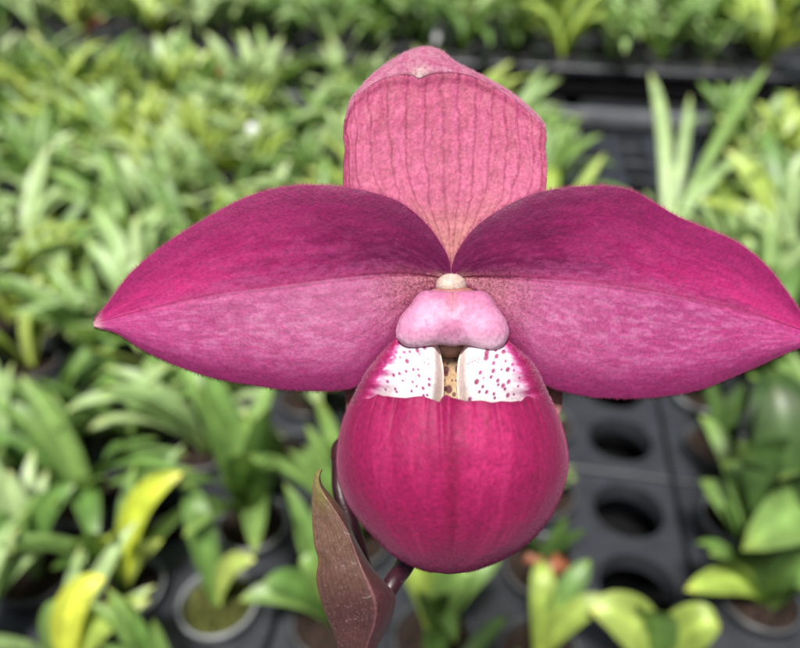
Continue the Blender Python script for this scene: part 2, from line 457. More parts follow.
def soil_mesh(R=.0250, seed=0):
    V = []; F = []; seg = 24; rings = 8; r_ = random.Random(seed)
    V.append((0, 0, .006))
    for k in range(1, rings+1):
        for s in range(seg):
            t = 2*math.pi*s/seg; r = R*k/rings; V.append((r*math.cos(t), r*math.sin(t), .004+r_.uniform(-.0012, .0022)))
    for s in range(seg): F.append([0, 1+s, 1+(s+1) % seg])
    for k in range(rings-1):
        for s in range(seg): F.append([1+k*seg+s, 1+k*seg+(s+1) % seg, 1+(k+1)*seg+(s+1) % seg, 1+(k+1)*seg+s])
    for q in range(34):                                         # bark chips
        a, r = r_.uniform(0, 6.28), R*.86*math.sqrt(r_.random()); c = np.array([r*math.cos(a), r*math.sin(a), .0065])
        s3 = np.array([r_.uniform(.0015, .004), r_.uniform(.001, .0028), r_.uniform(.0008, .002)])
        M = Matrix.Rotation(r_.uniform(0, 6.28), 3, 'Z') @ Matrix.Rotation(r_.uniform(-.6, .6), 3, 'X')
        b = len(V)
        for x, y, z in ((-1, -.8, -1), (1, -1, -1), (.8, 1, -1), (-1, .9, -1), (-.7, -.6, 1), (.7, -.7, 1), (.5, .7, 1), (-.8, .6, .8)):
            v = M @ Vector((x*s3[0], y*s3[1], z*s3[2])); V.append(tuple(c+np.array(v)))
        F += [[b+i for i in f] for f in ([0, 3, 2, 1], [4, 5, 6, 7], [0, 1, 5, 4], [1, 2, 6, 5], [2, 3, 7, 6], [3, 0, 4, 7])]
    return raw_mesh('potting_mix', V, F, smooth=False)
PM = {}
for k, m in (('black', M_pot), ('grey', M_pot_grey)):
    PM[k] = pot_mesh(); PM[k].materials.append(m)
PMB = pot_mesh(.041); PMB.materials.append(M_pot)
SM = [soil_mesh(seed=i) for i in range(3)]
for s_ in SM: s_.materials.append(M_soil)
SMM = soil_mesh(seed=9); SMM.materials.append(M_moss)
SMB = soil_mesh(.039, 5); SMB.materials.append(M_soil)

# prototypes: leaf meshes (near plants, one per leaf) and joined foliage (far plants)
rs = random.Random(3)
protos = {}
for kind, cnt in (('strap', 9), ('tall', 8), ('upright', 5), ('small', 4), ('big', 8)):
    protos[kind] = []
    for k in range(cnt):
        lv = seedling_leaves(kind, rs)
        singles = {}; joined = {}
        protos[kind].append((lv, singles, joined))
def leaf_meshes(pr, tone):
    lv, singles, joined = pr
    if tone not in singles:
        singles[tone] = []
        for G, C in lv:
            me = raw_mesh('leaf', G.reshape(-1, 3), grid_faces(*G.shape[:2]), C.reshape(-1, 3)); me.materials.append(LEAF[tone]); singles[tone].append(me)
    return singles[tone]
def foliage_mesh(pr, tone):
    lv, singles, joined = pr
    if tone not in joined:
        ms = Mesh()
        for G, C in lv: ms.add(G, grid_faces(*G.shape[:2]), C)
        me = raw_mesh('foliage', np.concatenate(ms.V), ms.F, np.concatenate(ms.C)); me.materials.append(LEAF[tone]); joined[tone] = me
    return joined[tone]
def child(name, me, parent, rz=0, sc=1):
    o = bpy.data.objects.new(name, me); COL.objects.link(o); o.parent = parent; o.rotation_euler = (0, 0, rz); o.scale = (sc,)*3; return o
def nearest_cell(px, py, z=.0):
    p = at(px, py, z); c = min([c for c in cells if c[0] == 'near'], key=lambda c: np.linalg.norm(c[3]-p)); return c[:3]
bare = {nearest_cell(*q) for q in ((628, 512), (637, 588), (620, 440), (612, 395), (166, 550), (655, 165), (640, 195), (600, 160))}
HERO = {}                                                    # cell -> (pot kind, soil, leaves) filled below
def hero(px, py, pot='black', soil=0, leaves=(), tone='mid green', extra='', zb=.006):
    c = nearest_cell(px, py)
    if c in HERO: print('hero clash', px, py)
    HERO[c] = (pot, soil, leaves, tone, extra)

# leaf: tip px, tip py, tip height, belly height, width, tone
hero(125, 610, 'grey', 0, [(182, 474, .105, .12, .018, 'yellow'), (162, 540, .06, .05, .012, 'yellow green'), (108, 540, .095, .10, .014, 'yellow green'), (70, 545, .09, .09, .018, 'mid green')], 'yellow', 'with one bright yellow curved leaf')
hero(100, 700, 'black', 0, [(104, 578, .09, .11, .019, 'yellow'), (60, 600, .07, .08, .018, 'mid green'), (150, 600, .07, .08, .018, 'yellow green')], 'yellow', 'with one broad yellow leaf at the bottom edge')
hero(215, 610, 'grey', 3, [(190, 485, .075, .09, .019, 'mid green'), (255, 560, .06, .07, .015, 'yellow green')], 'mid green', 'in a pale grey pot of moss')
hero(278, 492, 'black', 1, [(262, 440, .05, .06, .014, 'mid green'), (245, 505, .03, .05, .015, 'pale green'), (228, 470, .04, .05, .012, 'pale green')], 'pale green', 'with an open patch of bark')
hero(30, 560, 'black', 0, [(75, 485, .08, .085, .018, 'mid green'), (8, 470, .09, .08, .018, 'pale green'), (60, 500, .06, .09, .02, 'mid green'), (-15, 520, .07, .08, .018, 'mid green')], 'mid green')
hero(700, 492, 'grey', 0, [(740, 440, .06, .08, .017, 'yellow green'), (700, 415, .06, .07, .015, 'mid green')], 'mid green', 'in a pale grey rimmed pot')
hero(745, 600, 'black', 0, [(772, 368, .13, .15, .048, 'dark green'), (800, 528, .08, .11, .050, 'mid green'), (722, 462, .09, .11, .028, 'mid green'), (800, 545, .08, .1, .042, 'dark green'), (775, 385, .15, .15, .040, 'dark green'), (700, 480, .07, .09, .022, 'mid green'), (740, 440, .13, .12, .02, 'dark green'), (685, 590, .05, .06, .02, 'yellow green'), (815, 600, .05, .09, .026, 'mid green')], 'dark green', 'with broad upright dark leaves')
hero(800, 560, 'black', 0, [(815, 395, .15, .15, .042, 'dark green'), (742, 550, .09, .12, .042, 'mid green'), (735, 455, .13, .13, .03, 'dark green'), (830, 470, .14, .12, .03, 'dark green'), (780, 480, .13, .13, .03, 'mid green')], 'dark green')
hero(560, 640, 'black', 0, [(540, 560, .06, .07, .017, 'yellow green'), (590, 560, .07, .07, .017, 'mid green'), (610, 600, .06, .07, .016, 'yellow green')], 'yellow green')
hero(650, 660, 'black', 0, [(590, 610, .07, .09, .03, 'yellow green'), (720, 625, .07, .09, .026, 'yellow green'), (640, 610, .08, .09, .026, 'mid green')], 'yellow green', 'with broad glossy leaves below the empty wells')
hero(450, 650, 'black', 0, [(470, 572, .08, .09, .02, 'mid green'), (430, 600, .08, .09, .02, 'dark green'), (500, 560, .07, .08, .018, 'mid green'), (400, 560, .08, .09, .018, 'yellow green')], 'mid green')
hero(290, 630, 'black', 0, [(300, 560, .07, .08, .017, 'mid green'), (262, 585, .07, .08, .018, 'mid green'), (330, 560, .08, .08, .016, 'yellow green'), (240, 600, .05, .07, .016, 'mid green')], 'mid green')
hero(682, 250, 'black', 0, [(650, 72, .17, .16, .018, 'pale green'), (768, 66, .18, .16, .016, 'mid green'), (690, 95, .16, .14, .014, 'pale green'), (760, 150, .10, .14, .014, 'pale green')], 'pale green', 'tall and lanky with narrow leaves')
hero(765, 268, 'black', 0, [(725, 150, .13, .12, .028, 'yellow green'), (760, 130, .14, .13, .028, 'mid green'), (700, 200, .09, .1, .02, 'yellow green'), (790, 170, .12, .12, .022, 'pale green')], 'yellow green', 'with broad upright leaves right of the flower')
hero(350, 430, 'black', 0, [(310, 390, .05, .07, .014, 'yellow green'), (375, 400, .05, .07, .014, 'mid green')], 'mid green')
def hero_leaf(base, tip, th, bh, wd):
    T = at(tip[0], tip[1], th); 
    B = base+np.array([0, 0, .006]); d = T-B
    C = B+np.array([d[0]*.3, d[1]*.3, bh*.85])
    t = np.linspace(0, 1, 18)[:, None]
    cl = (1-t)**2*B+2*t*(1-t)*C+t*t*T
    tm = T-B; view = cl[9]-CAM
    side = np.cross(view, tm); side /= np.linalg.norm(side)
    hz = np.cross(tm, [0, 0, 1.]); 
    if np.linalg.norm(hz) > 1e-6: hz /= np.linalg.norm(hz)
    if hz@side < 0: hz = -hz
    side = side*.8+hz*.35
    return leaf_geo(cl, side, wd, keel=.22, wave=.05, broad=.5)
FOOT = None
kept = []
for c in cells:
    bn, r, k, p = c
    if c[:3] in bare: continue
    x, y, d = project(p)
    near = bn == 'near'
    if not visible(p, .11 if near else .16, 45 if near else 30): continue
    if c[:3] not in HERO and rs.random() < .05: continue
    # right-hand gap in front of the holes
    if near and 575 < x < 700 and 135 < y < 228 and c[:3] not in HERO: continue
    kept.append(c)
kept.sort(key=lambda c: project(c[3])[2])
names = {}
for bn in ('near', 'far'):
    rr = sorted({c[1] for c in kept if c[0] == bn})
    for ri, r in enumerate(rr):
        for ci, c in enumerate(sorted([c for c in kept if c[0] == bn and c[1] == r], key=lambda c: c[2])):
            names[c[:3]] = (ri+1, ci+1)
print('plants kept', len(kept), 'near', sum(c[0] == 'near' for c in kept), 'trays', len(trays))
rest = []
bare_pos = [c[3] for c in cells if c[:3] in bare]
for n, c in enumerate(kept):
    bn, r, k, p = c; key = c[:3]
    x, y, d = project(p); near = bn == 'near'
    ri, ci = names[key]
    where = '%s from left in the %s row of the %s bench' % (ordinal(ci), ordinal(ri), bn)
    if key in HERO:
        pot, soil, leaves, tone, extra = HERO[key]
        root = empty('potted_seedling', tuple(p))
        po = child('pot', PM[pot], root)
        child('potting_mix', SMM if soil == 3 else SM[soil], po)
        for L_ in leaves:
            G, C = hero_leaf(p, L_[:2], L_[2], L_[3], L_[4])
            me = raw_mesh('leaf', G.reshape(-1, 3)-p, grid_faces(*G.shape[:2]), C.reshape(-1, 3)); me.materials.append(LEAF[L_[5]])
            o = child('leaf', me, root)
            if L_[5] == 'yellow': o['label'] = 'bright yellow leaf'
        if (x < 480 or x > 690) and y > 400 and soil == 0:
            for me in leaf_meshes(rs.choice(protos['tall' if x < 480 else 'upright']), 'mid green' if rs.random() < .6 else 'pale green' if x < 480 else 'dark green')[:7]: child('leaf', me, root, 0, .85)
        lab = ('%s seedling %s, %s' % (tone, extra, where)).replace(' ,', ',')
        if len(lab.split()) > 16: lab = lab.replace(' of the near bench', '')
        if len(lab.split()) > 16: lab = ('%s seedling %s' % (tone, extra))
        tag(root, lab, 'seedling', 'potted seedlings')
        continue
    if near:
        if x > 680 and y > 330: kind = rs.choice(['upright', 'upright', 'strap']); tone = rs.choice(['dark green', 'mid green', 'mid green'])
        elif x > 600: kind = rs.choice(['upright', 'strap']); tone = rs.choice(['mid green', 'yellow green', 'pale green'])
        elif y > 420: kind = rs.choice(['tall', 'tall', 'tall', 'strap', 'upright']); tone = rs.choice(['mid green', 'pale green', 'mid green', 'dark green'])
        else: kind = rs.choice(['strap', 'strap', 'upright']); tone = rs.choice(['pale green', 'pale green', 'mid green', 'mid green', 'yellow green'])
    else: kind = 'big'; tone = rs.choice(['pale green', 'mid green', 'mid green', 'yellow green', 'dark green'])
    if near and x > 500 and min(np.linalg.norm(p-q) for q in bare_pos) < .13: kind = 'small'
    if near and 575 < x < 690 and 190 < y < 330: kind = 'small'
    pr = rs.choice(protos[kind]); rz = rs.uniform(0, 6.28); sc = rs.uniform(.85, 1.15)*(.82 if d < .5 else 1)*(1.3 if near and y < 135 and x < 500 else 1)
    if n >= 300:
        rest.append((p, pr, tone, rz, sc)); continue
    root = empty('potted_seedling', tuple(p), rz)
    po = child('pot', (PM['grey'] if rs.random() < .12 else PM['black']) if near else PMB, root)
    if near and d < .9: child('potting_mix', rs.choice(SM), po)
    elif near: pass
    if d < .85:
        for me in leaf_meshes(pr, tone): child('leaf', me, root, 0, sc)
    else:
        if not near or d >= .9: child('potting_mix', SM[0] if near else SMB, po)
        child('foliage', foliage_mesh(pr, tone), root, 0, sc)
    tag(root, '%s %s seedling, %s' % ({'strap': 'arching', 'tall': 'slender', 'upright': 'upright', 'small': 'small', 'big': 'bushy'}[kind], tone, where), 'seedling', 'potted seedlings')
if rest:
    ms = Mesh(); tones = list(LEAF)
    for p, pr, tone, rz, sc in rest:
        c_, s_ = math.cos(rz), math.sin(rz); R3 = np.array([[c_, -s_, 0], [s_, c_, 0], [0, 0, 1]])
        for G, C in pr[0]: ms.add((G.reshape(-1, 3)*sc)@R3.T+p, grid_faces(*G.shape[:2]), C.reshape(-1, 3), tones.index(tone))
    o = ms.build('seedling_foliage', None, [LEAF[t] for t in tones])
    tag(o, 'mass of green seedlings at the very back of the far bench', 'seedlings', None, 'stuff')

# small loose things: plant tags and dried leaves
def plant_tag(px, py, label, h=.05, rz=0):
    p = at(px, py, .05)-np.array([0, 0, .05]); ms = Mesh()
    w2, th = .009, .0006
    prof = [(-.002, -.03), (-w2, 0), (-w2, h-.004), (-w2+.003, h), (w2-.003, h), (w2, h-.004), (w2, 0), (.002, -.03)]
    V = [(x, y, z) for y in (-th, th) for x, z in [(a, b) for a, b in prof]]
    n = len(prof); F = [list(range(n))[::-1], [n+i for i in range(n)]]+[[i, (i+1) % n, n+(i+1) % n, n+i] for i in range(n)]
    me = raw_mesh('plant_tag', V, F, smooth=False)
    o = link('plant_tag', me, None, [M_tag]); o.location = tuple(p+np.array([0, 0, .035])); o.rotation_euler = (-.5, .25, rz)
    tag(o, label, 'plant label', 'white plant tags')
plant_tag(249, 143, 'white plastic tag among leaves left of the upright pink sepal', .045, .3)
plant_tag(14, 118, 'white plastic tag among leaves at the left edge of the photo', .05, -.4)
plant_tag(437, 30, 'white plastic tag far behind the tip of the flower', .09, .1)
def dry(px, py, h, L, az, label, e0=60, e1=-40, wd=.008):
    p = at(px, py, h); org = p-np.array([0, 0, 0.0])
    cl = arc_line(az, L, math.radians(e0), math.radians(e1)); G, C = leaf_geo(cl, np.array([-math.sin(az), math.cos(az), 0]), wd, keel=.6, wave=.4)
    ms = Mesh(); ms.add(G, grid_faces(*G.shape[:2]), C)
    o = ms.build('dried_leaf', None, [M_dry]); o.location = tuple(p); tag(o, label, 'dead leaf', 'dried leaves')
dry(547, 580, .05, .022, .6, 'curled orange dead leaf beside the empty wells, below the pouch', 70, -70, .012)
dry(545, 574, .05, .018, 2.6, 'ragged orange dead leaf tip left of the empty wells', 60, -60, .010)
dry(222, 95, .08, .06, 1.5, 'upright tan dead leaf among the plants left of the flower', 85, 60)
dry(88, 32, .1, .06, .3, 'tan dead leaf on the far bench at top left', 60, -60, .012)

# ------------------------------------------------------------------ the orchid
stem0 = P(358, 655, -2)
foot_c = min([c for c in cells if c[0] == 'near'] + [('near', 0, 0, gp(A0+i*PIT, B0-j*PIT)) for i in range(-6, 3) for j in range(2, 8)], key=lambda c: np.linalg.norm((c[3]-stem0)[:2]))
foot = foot_c[3].copy()
FL = empty('orchid', tuple(foot)); ORG = foot
tag(FL, 'large magenta slipper orchid bloom with two wide petals, pouch and upright pink sepal', 'orchid')
TOWARD = -FWD

def outward_hairs(ms, G, side_idx, n, ln, mi=1, seed=0, spread=.4, z=.5):
    """hairs along a border polyline: side_idx = (array of points, inner points)"""
    E, I = side_idx; r = np.random.default_rng(seed)
    t = r.random(n)*(len(E)-1); i = t.astype(int); f = (t-i)[:, None]; i2 = np.minimum(i+1, len(E)-1)
    p = E[i]*(1-f)+E[i2]*f; q = I[i]*(1-f)+I[i2]*f
    d = p-q; d /= np.maximum(np.linalg.norm(d, axis=1, keepdims=True), 1e-9)
    tn = E[i2]-E[i]; tn /= np.maximum(np.linalg.norm(tn, axis=1, keepdims=True), 1e-9)
    d = d+r.normal(0, spread, (n, 1))*tn+r.normal(0, spread, (n, 1))*TOWARD*z
    ms.hairs(p, d, ln*(.5+r.random(n)), mi=mi)
def surf_hairs(ms, G, n, ln, mi=1, seed=0, lean=.5, mask=None, Nn=None, r_=.00002):
    r = np.random.default_rng(seed); nv, nu = G.shape[:2]
    if Nn is None: Nn = grid_normals(G); Nn = Nn*np.sign((Nn@TOWARD)+1e-9)[..., None]
    area = np.linalg.norm(np.cross(np.gradient(G, axis=0), np.gradient(G, axis=1)), axis=-1)
    if mask is not None: area = area*mask
    pr = area.ravel()/area.sum(); idx = r.choice(nv*nu, n, p=pr)
    p = G.reshape(-1, 3)[idx]; d = Nn.reshape(-1, 3)[idx]+r.normal(0, lean, (n, 3))
    p = p+r.normal(0, .00006, (n, 3))
    ms.hairs(p, d, ln*(.5+r.random(n)), r=r_, mi=mi)

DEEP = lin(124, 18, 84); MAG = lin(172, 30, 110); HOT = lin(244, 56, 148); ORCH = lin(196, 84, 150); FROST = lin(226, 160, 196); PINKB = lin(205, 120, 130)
def petal(name, top, mid, bot, seed, side):
    nt_, ns = 420, 121
    fT, fM, fB = spline(top), spline(mid), spline(bot)
    t = np.linspace(0, 1, nt_); t = 1-(1-t)**1.15
    s = np.linspace(-1, 1, 2*ns-1)
    A, B_, C_ = fT(t), fM(t), fB(t)
    S_ = s[None, :]; T_ = t[:, None]
    a = np.abs(S_)[..., None]
    XY = np.where(S_[..., None] >= 0, B_[:, None]*(1-a)+A[:, None]*a, B_[:, None]*(1-a)+C_[:, None]*a)
    hw_u = np.linalg.norm(A-B_, axis=1)*.154; hw_l = np.linalg.norm(C_-B_, axis=1)*.154       # mm
    au = np.abs(S_)
    z0 = (-1.5+1.5*np.sin(T_*math.pi)*1.0-3.0*T_**2)
    gu = .40*hw_u[:, None]*(au**1.25)*(1-.35*au**3)
    gl = .24*hw_l[:, None]*(au**1.2)*(1-.75*au**3)
    # soft S roll along the upper edge of the petal, ripples on the rim
    z = z0+np.where(S_ >= 0, gu*(1-.55*T_), gl)
    z = z+.9*np.exp(-((T_-.42)/.2)**2)*np.where(S_ > 0, au**2, 0)-.28*np.exp(-(au/.035)**2)*(1-.5*T_)
    z = z+.35*(fbm(T_*5, S_*2+0*T_, seed)-.5)+.5*au**4*(fbm(T_*7+3, S_*1.5+0*T_, seed+5)-.5)
    G = P(XY[..., 0], XY[..., 1], z)
    # pigment, plus sepal shade painted into the upper half near the base
    TT = np.broadcast_to(T_, z.shape); SS = np.broadcast_to(S_, z.shape); AU = np.abs(SS)
    n1 = fbm(TT*9, SS*9, seed+1); n2 = fbm(TT*38, SS*26, seed+2, 5); n3 = fbm(TT*60, SS*90, seed+3, 3)
    up = mixc(DEEP, MAG, sstep(.05, .55, TT+.5*(n1-.5)))  # darker plum towards the base paints in the dorsal sepal's shadow
    up = mixc(up, HOT, sstep(.25, .8, TT)*sstep(.95, .1, AU)*.8*sstep(.3, .7, n1+.2))
    up = mixc(up, DEEP, .45*sstep(.55, 1, AU)*sstep(.9, .3, TT))
    n4 = fbm(TT*16, SS*9, seed+8, 4)
    lo = mixc(lin(176, 58, 126), ORCH, sstep(.2, .75, .5*n4+.5*n2)*sstep(1.0, .6, AU))
    lo = mixc(lo, FROST, .22*sstep(.48, .66, n2)*sstep(.35, .6, n4)*sstep(.95, .4, AU)*sstep(.02, .25, TT))
    lo = mixc(lo, MAG, .38*sstep(.52, .36, n2)*(.5+.5*AU))
    lo = mixc(lo, DEEP, .55*sstep(.6, 1, AU))
    lo = mixc(lo, lin(218, 60, 150), .5*sstep(.6, 1, TT)*sstep(.9, .3, AU))
    up = mixc(up, lin(214, 70, 146), .45*sstep(.45, .65, n4)*np.exp(-((TT-.5)/.25)**2)*sstep(.95, .3, AU))
    up = mixc(up, ORCH, .25*sstep(.5, .66, n2)*sstep(.9, .2, AU))
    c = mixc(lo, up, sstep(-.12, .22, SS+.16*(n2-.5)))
    # frosting also creeps up over the midline towards the base
    c = mixc(c, ORCH, .5*sstep(.28, 0, np.abs(SS-.02))*sstep(0, .2, TT)*sstep(.9, .5, TT)*sstep(.35, .6, n2))
    c = mixc(c, PINKB, .75*sstep(.28, .03, TT)*sstep(.25, -.1, SS)*sstep(-1.1, -.5, SS))
    c = mixc(c, lin(215, 170, 140), .7*sstep(.07, .0, TT)*sstep(.5, .0, AU))
    vein = np.zeros(z.shape)
    for k in range(-6, 7):
        if k == 0: continue
        off = k/7+.035*(fbm(TT*7, TT*0+k, seed+20+k)-.5)*2
        vein = np.maximum(vein, np.exp(-((SS-off)/.012)**2)*(.5+.5*fbm(TT*30, TT*0+k*3., seed)))
    c = mixc(c, DEEP*.75, .22*vein)
    net = np.maximum(np.exp(-((fbm(TT*11, SS*20, seed+40, 3)-.5)/.010)**2), .8*np.exp(-((fbm(TT*20, SS*30, seed+41, 3)-.5)/.014)**2))
    c = mixc(c, DEEP*.9, .28*net*sstep(.03, .2, TT))
    c = mixc(c, DEEP*.7, .5*np.exp(-((SS+.015)/.012)**2)*sstep(1, .5, TT)); c = mixc(c, lin(240, 96, 160), .45*np.exp(-((SS-.03)/.03)**2))
    c = mixc(c, lin(240, 190, 200), .75*sstep(.965, 1, TT))
    c = c*(.86+.28*n3)[..., None]
    ms = Mesh()
    Nn = grid_normals(G); sg = np.sign((Nn@TOWARD).mean()); Nn = Nn*sg
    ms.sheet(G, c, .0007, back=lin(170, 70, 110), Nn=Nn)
    outward_hairs(ms, G, (G[:, -1], G[:, -3]), 1900, .00055, seed=seed)
    outward_hairs(ms, G, (G[:, 0], G[:, 2]), 1900, .00055, seed=seed+1)
    surf_hairs(ms, G, 12000, .00018, mi=1, seed=seed, Nn=Nn, lean=.6, r_=.000012)
    m = sstep(.3, .02, TT)*sstep(.35, -.05, SS)*sstep(.0, .02, TT)
    surf_hairs(ms, G, 1800, .0007, mi=2, seed=seed+4, Nn=Nn, mask=m+1e-6, lean=.7, r_=.00002)
    return ms.build(name, FL, [M_petal, M_hair_pink, M_hair_dark], ORG)
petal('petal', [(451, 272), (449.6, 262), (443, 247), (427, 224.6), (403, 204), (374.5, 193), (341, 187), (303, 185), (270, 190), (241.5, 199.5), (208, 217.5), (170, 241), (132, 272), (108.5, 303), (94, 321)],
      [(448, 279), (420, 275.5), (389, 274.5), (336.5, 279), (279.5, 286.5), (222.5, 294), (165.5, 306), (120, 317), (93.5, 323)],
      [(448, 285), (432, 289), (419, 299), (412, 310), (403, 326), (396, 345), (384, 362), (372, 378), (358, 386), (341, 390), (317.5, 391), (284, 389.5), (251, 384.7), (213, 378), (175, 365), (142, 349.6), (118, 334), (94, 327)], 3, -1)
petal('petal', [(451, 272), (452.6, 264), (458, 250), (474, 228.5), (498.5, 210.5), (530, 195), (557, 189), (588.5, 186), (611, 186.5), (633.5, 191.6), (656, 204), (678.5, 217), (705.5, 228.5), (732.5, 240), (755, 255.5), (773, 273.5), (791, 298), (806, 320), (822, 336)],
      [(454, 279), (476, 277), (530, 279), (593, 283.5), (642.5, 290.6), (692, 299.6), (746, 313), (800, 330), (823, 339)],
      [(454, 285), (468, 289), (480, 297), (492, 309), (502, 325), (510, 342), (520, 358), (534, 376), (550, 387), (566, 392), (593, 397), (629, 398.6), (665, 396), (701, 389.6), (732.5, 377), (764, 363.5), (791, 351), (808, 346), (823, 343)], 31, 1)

# dorsal sepal: inner face up to the fold, then the outer face curling forward
def coons(c0, c1, d0, d1, nu, nv):
    u = np.linspace(0, 1, nu); v = np.linspace(0, 1, nv)
    C0, C1, D0, D1 = c0(u), c1(u), d0(v), d1(v)
    U = u[None, :, None]; V_ = v[:, None, None]
    return (1-V_)*C0[None]+V_*C1[None]+(1-U)*D0[:, None]+U*D1[:, None]-((1-U)*(1-V_)*C0[0]+U*(1-V_)*C0[-1]+(1-U)*V_*C1[0]+U*V_*C1[-1])
ridge = [(345.5, 119), (350, 102), (359.6, 89), (378, 70.7), (404, 54), (424.4, 47.5), (441, 51.5), (456, 63), (485.5, 78), (515, 96), (537.4, 116), (545.5, 127)]
arc = [(345.6, 121), (352, 104.5), (362, 92.5), (381, 80), (400, 75.5), (412, 75.5), (419.5, 78.5), (428, 75), (441, 73.7), (467, 75), (489, 84.5), (514, 100), (534.5, 118), (545.4, 129)]
nu, nv = 420, 300
fR, fA = spline(ridge), spline(arc)
G2 = coons(spline([(446, 272), (452, 273), (458, 272)]), fA, spline([(446, 272), (425, 258), (395, 240), (363, 222), (346, 196), (344, 166), (345.2, 150), (343.8, 136), (345.6, 121)]),
           spline([(458, 272), (478, 255), (508, 235), (536, 215), (545, 190), (546.8, 166), (545.2, 148), (546.2, 138), (545.4, 129)]), nu, nv)
u = np.linspace(-1, 1, nu)[None, :]; v = np.linspace(0, 1, nv)[:, None]
UU = np.broadcast_to(u, (nv, nu)); VV = np.broadcast_to(v, (nv, nu))
z = -5.0+5.0*v**1.6+3.4*np.abs(u)**2.2*np.sin(np.pi*np.clip(v, 0, 1)**.8)+.5*(fbm(UU*3, VV*4, 61)-.5)
z = z-.5*sstep(.8, .97, v)*(1-u**2)+.18*sstep(.955, .99, v)*(1-u**4)
# quilted relief between veins
vein = np.zeros((nv, nu)); X2, Y2 = G2[..., 0], G2[..., 1]
offs = [-.93, -.8, -.64, -.47, -.31, -.16, 0.0, .13, .27, .42, .56, .7, .83, .94]
for k, o_ in enumerate(offs):
    wob = .05*(fbm(VV*5, VV*0+k*2.7, 70+k)-.5)*2+.012*(fbm(VV*22, VV*0+k*1.7, 90+k)-.5)*2
    st = fbm(VV*9, VV*0+k*5., 33, 3)
    vein = np.maximum(vein, np.exp(-((UU-o_-wob)/(.008+.007*st+(.006 if o_ == 0 else 0)))**2)*(.3+.85*st))
    for q in range(3):                                       # side branches leaving the vein and rejoining the next one
        r_q = random.Random(k*7+q); v0 = r_q.uniform(.25, .8); dv = r_q.uniform(.12, .3); sg_ = r_q.choice((-1, 1))
        tq = np.clip((VV-v0)/dv, 0, 1); off = sg_*.075*tq**.8
        vein = np.maximum(vein, .55*np.exp(-((UU-o_-wob-off)/.008)**2)*(VV > v0)*sstep(1.0, .85, tq)*(.4+.6*st))
cross = fbm(UU*26, VV*16, 44, 3); net = np.exp(-((cross-.5)/.018)**2)*sstep(.55, .7, fbm(UU*9, VV*7, 45))
z = z-.10*vein+.26*(fbm(UU*13, VV*9, 47)-.5)
Gs = P(X2, Y2, z)
n1 = fbm(UU*4, VV*4, 50); n2 = fbm(UU*18, VV*16, 51); n3 = fbm(UU*60, VV*50, 52)
c = mixc(lin(240, 160, 160), lin(248, 130, 176), sstep(.15, .6, VV+.3*(n1-.5)))
c = mixc(c, lin(206, 66, 124), .5*sstep(.6, .95, VV+.4*(n2-.5)))
c = mixc(c, lin(226, 130, 150), .4*sstep(.45, .7, n2)*sstep(0, .5, VV))
c = mixc(c, lin(180, 40, 92), .6*sstep(.86, 1, np.abs(UU)))
c = mixc(c, lin(185, 150, 95), .7*sstep(.10, 0, VV))
c = mixc(c, lin(142, 34, 78), np.clip(.5*vein+.2*net, 0, .8))
c = c*(1.06+.2*n3)[..., None]
ms = Mesh(); Nn = grid_normals(Gs); Nn *= np.sign((Nn@TOWARD).mean())
OUTER = lin(196, 84, 124)
ms.sheet(Gs, c, .0009, back=OUTER, Nn=Nn, mi=0)
# curled front margin (outer surface)
nr = 40; uu = (np.linspace(0, 1, nu)); R0, A1 = fR(uu), fA(uu)
w_ = np.linspace(0, 1, nr)[:, None]
span = np.linalg.norm(A1-R0, axis=1)[None, :]*.154
zr = z[-1][None, :]
XY = R0[None]*(1-w_[..., None])+A1[None]*w_[..., None]
zz = zr-span*.75*(1-w_)**1.5+.45*np.sin(w_*math.pi)*np.clip(span/4, 0, 1)+.02
zz = zz+.15*(fbm(UU[:nr]*8, w_*3+0*UU[:nr], 81)-.5)
Gm = P(XY[..., 0], XY[..., 1], zz)
Um = np.broadcast_to(uu[None, :], Gm.shape[:2]); Wm = np.broadcast_to(w_, Gm.shape[:2])
n2 = fbm(Um*40, Wm*6, 83)
cm = mixc(lin(222, 112, 160), lin(240, 156, 188), sstep(.35, .65, n2))
cm = mixc(cm, lin(188, 50, 108), .6*sstep(.8, 1, Wm))
cm = mixc(cm, lin(250, 220, 215), .9*np.exp(-((XY[..., 0]-420)/(2+7*Wm))**2)*sstep(.35, .9, Wm))
Nm = grid_normals(Gm); Nm *= np.sign((Nm@TOWARD).mean())
ms.sheet(Gm, cm, .0006, back=lin(190, 60, 105), Nn=Nm)
surf_hairs(ms, Gm, 3500, .00032, seed=5, Nn=Nm, lean=.5)
E = Gm[0]; outward_hairs(ms, None, (E, P(R0[:, 0], R0[:, 1]+4, zz[0])), 2600, .00036, seed=6)
for col_ in (0, -1):
    outward_hairs(ms, None, (Gs[:, col_], Gs[:, 3 if col_ == 0 else -4]), 700, .00025, seed=7+col_)
surf_hairs(ms, Gs, 9000, .00016, seed=9, Nn=Nn, lean=.6, r_=.000012)
ms.build('dorsal_sepal', FL, [M_sepal, M_hair], ORG)

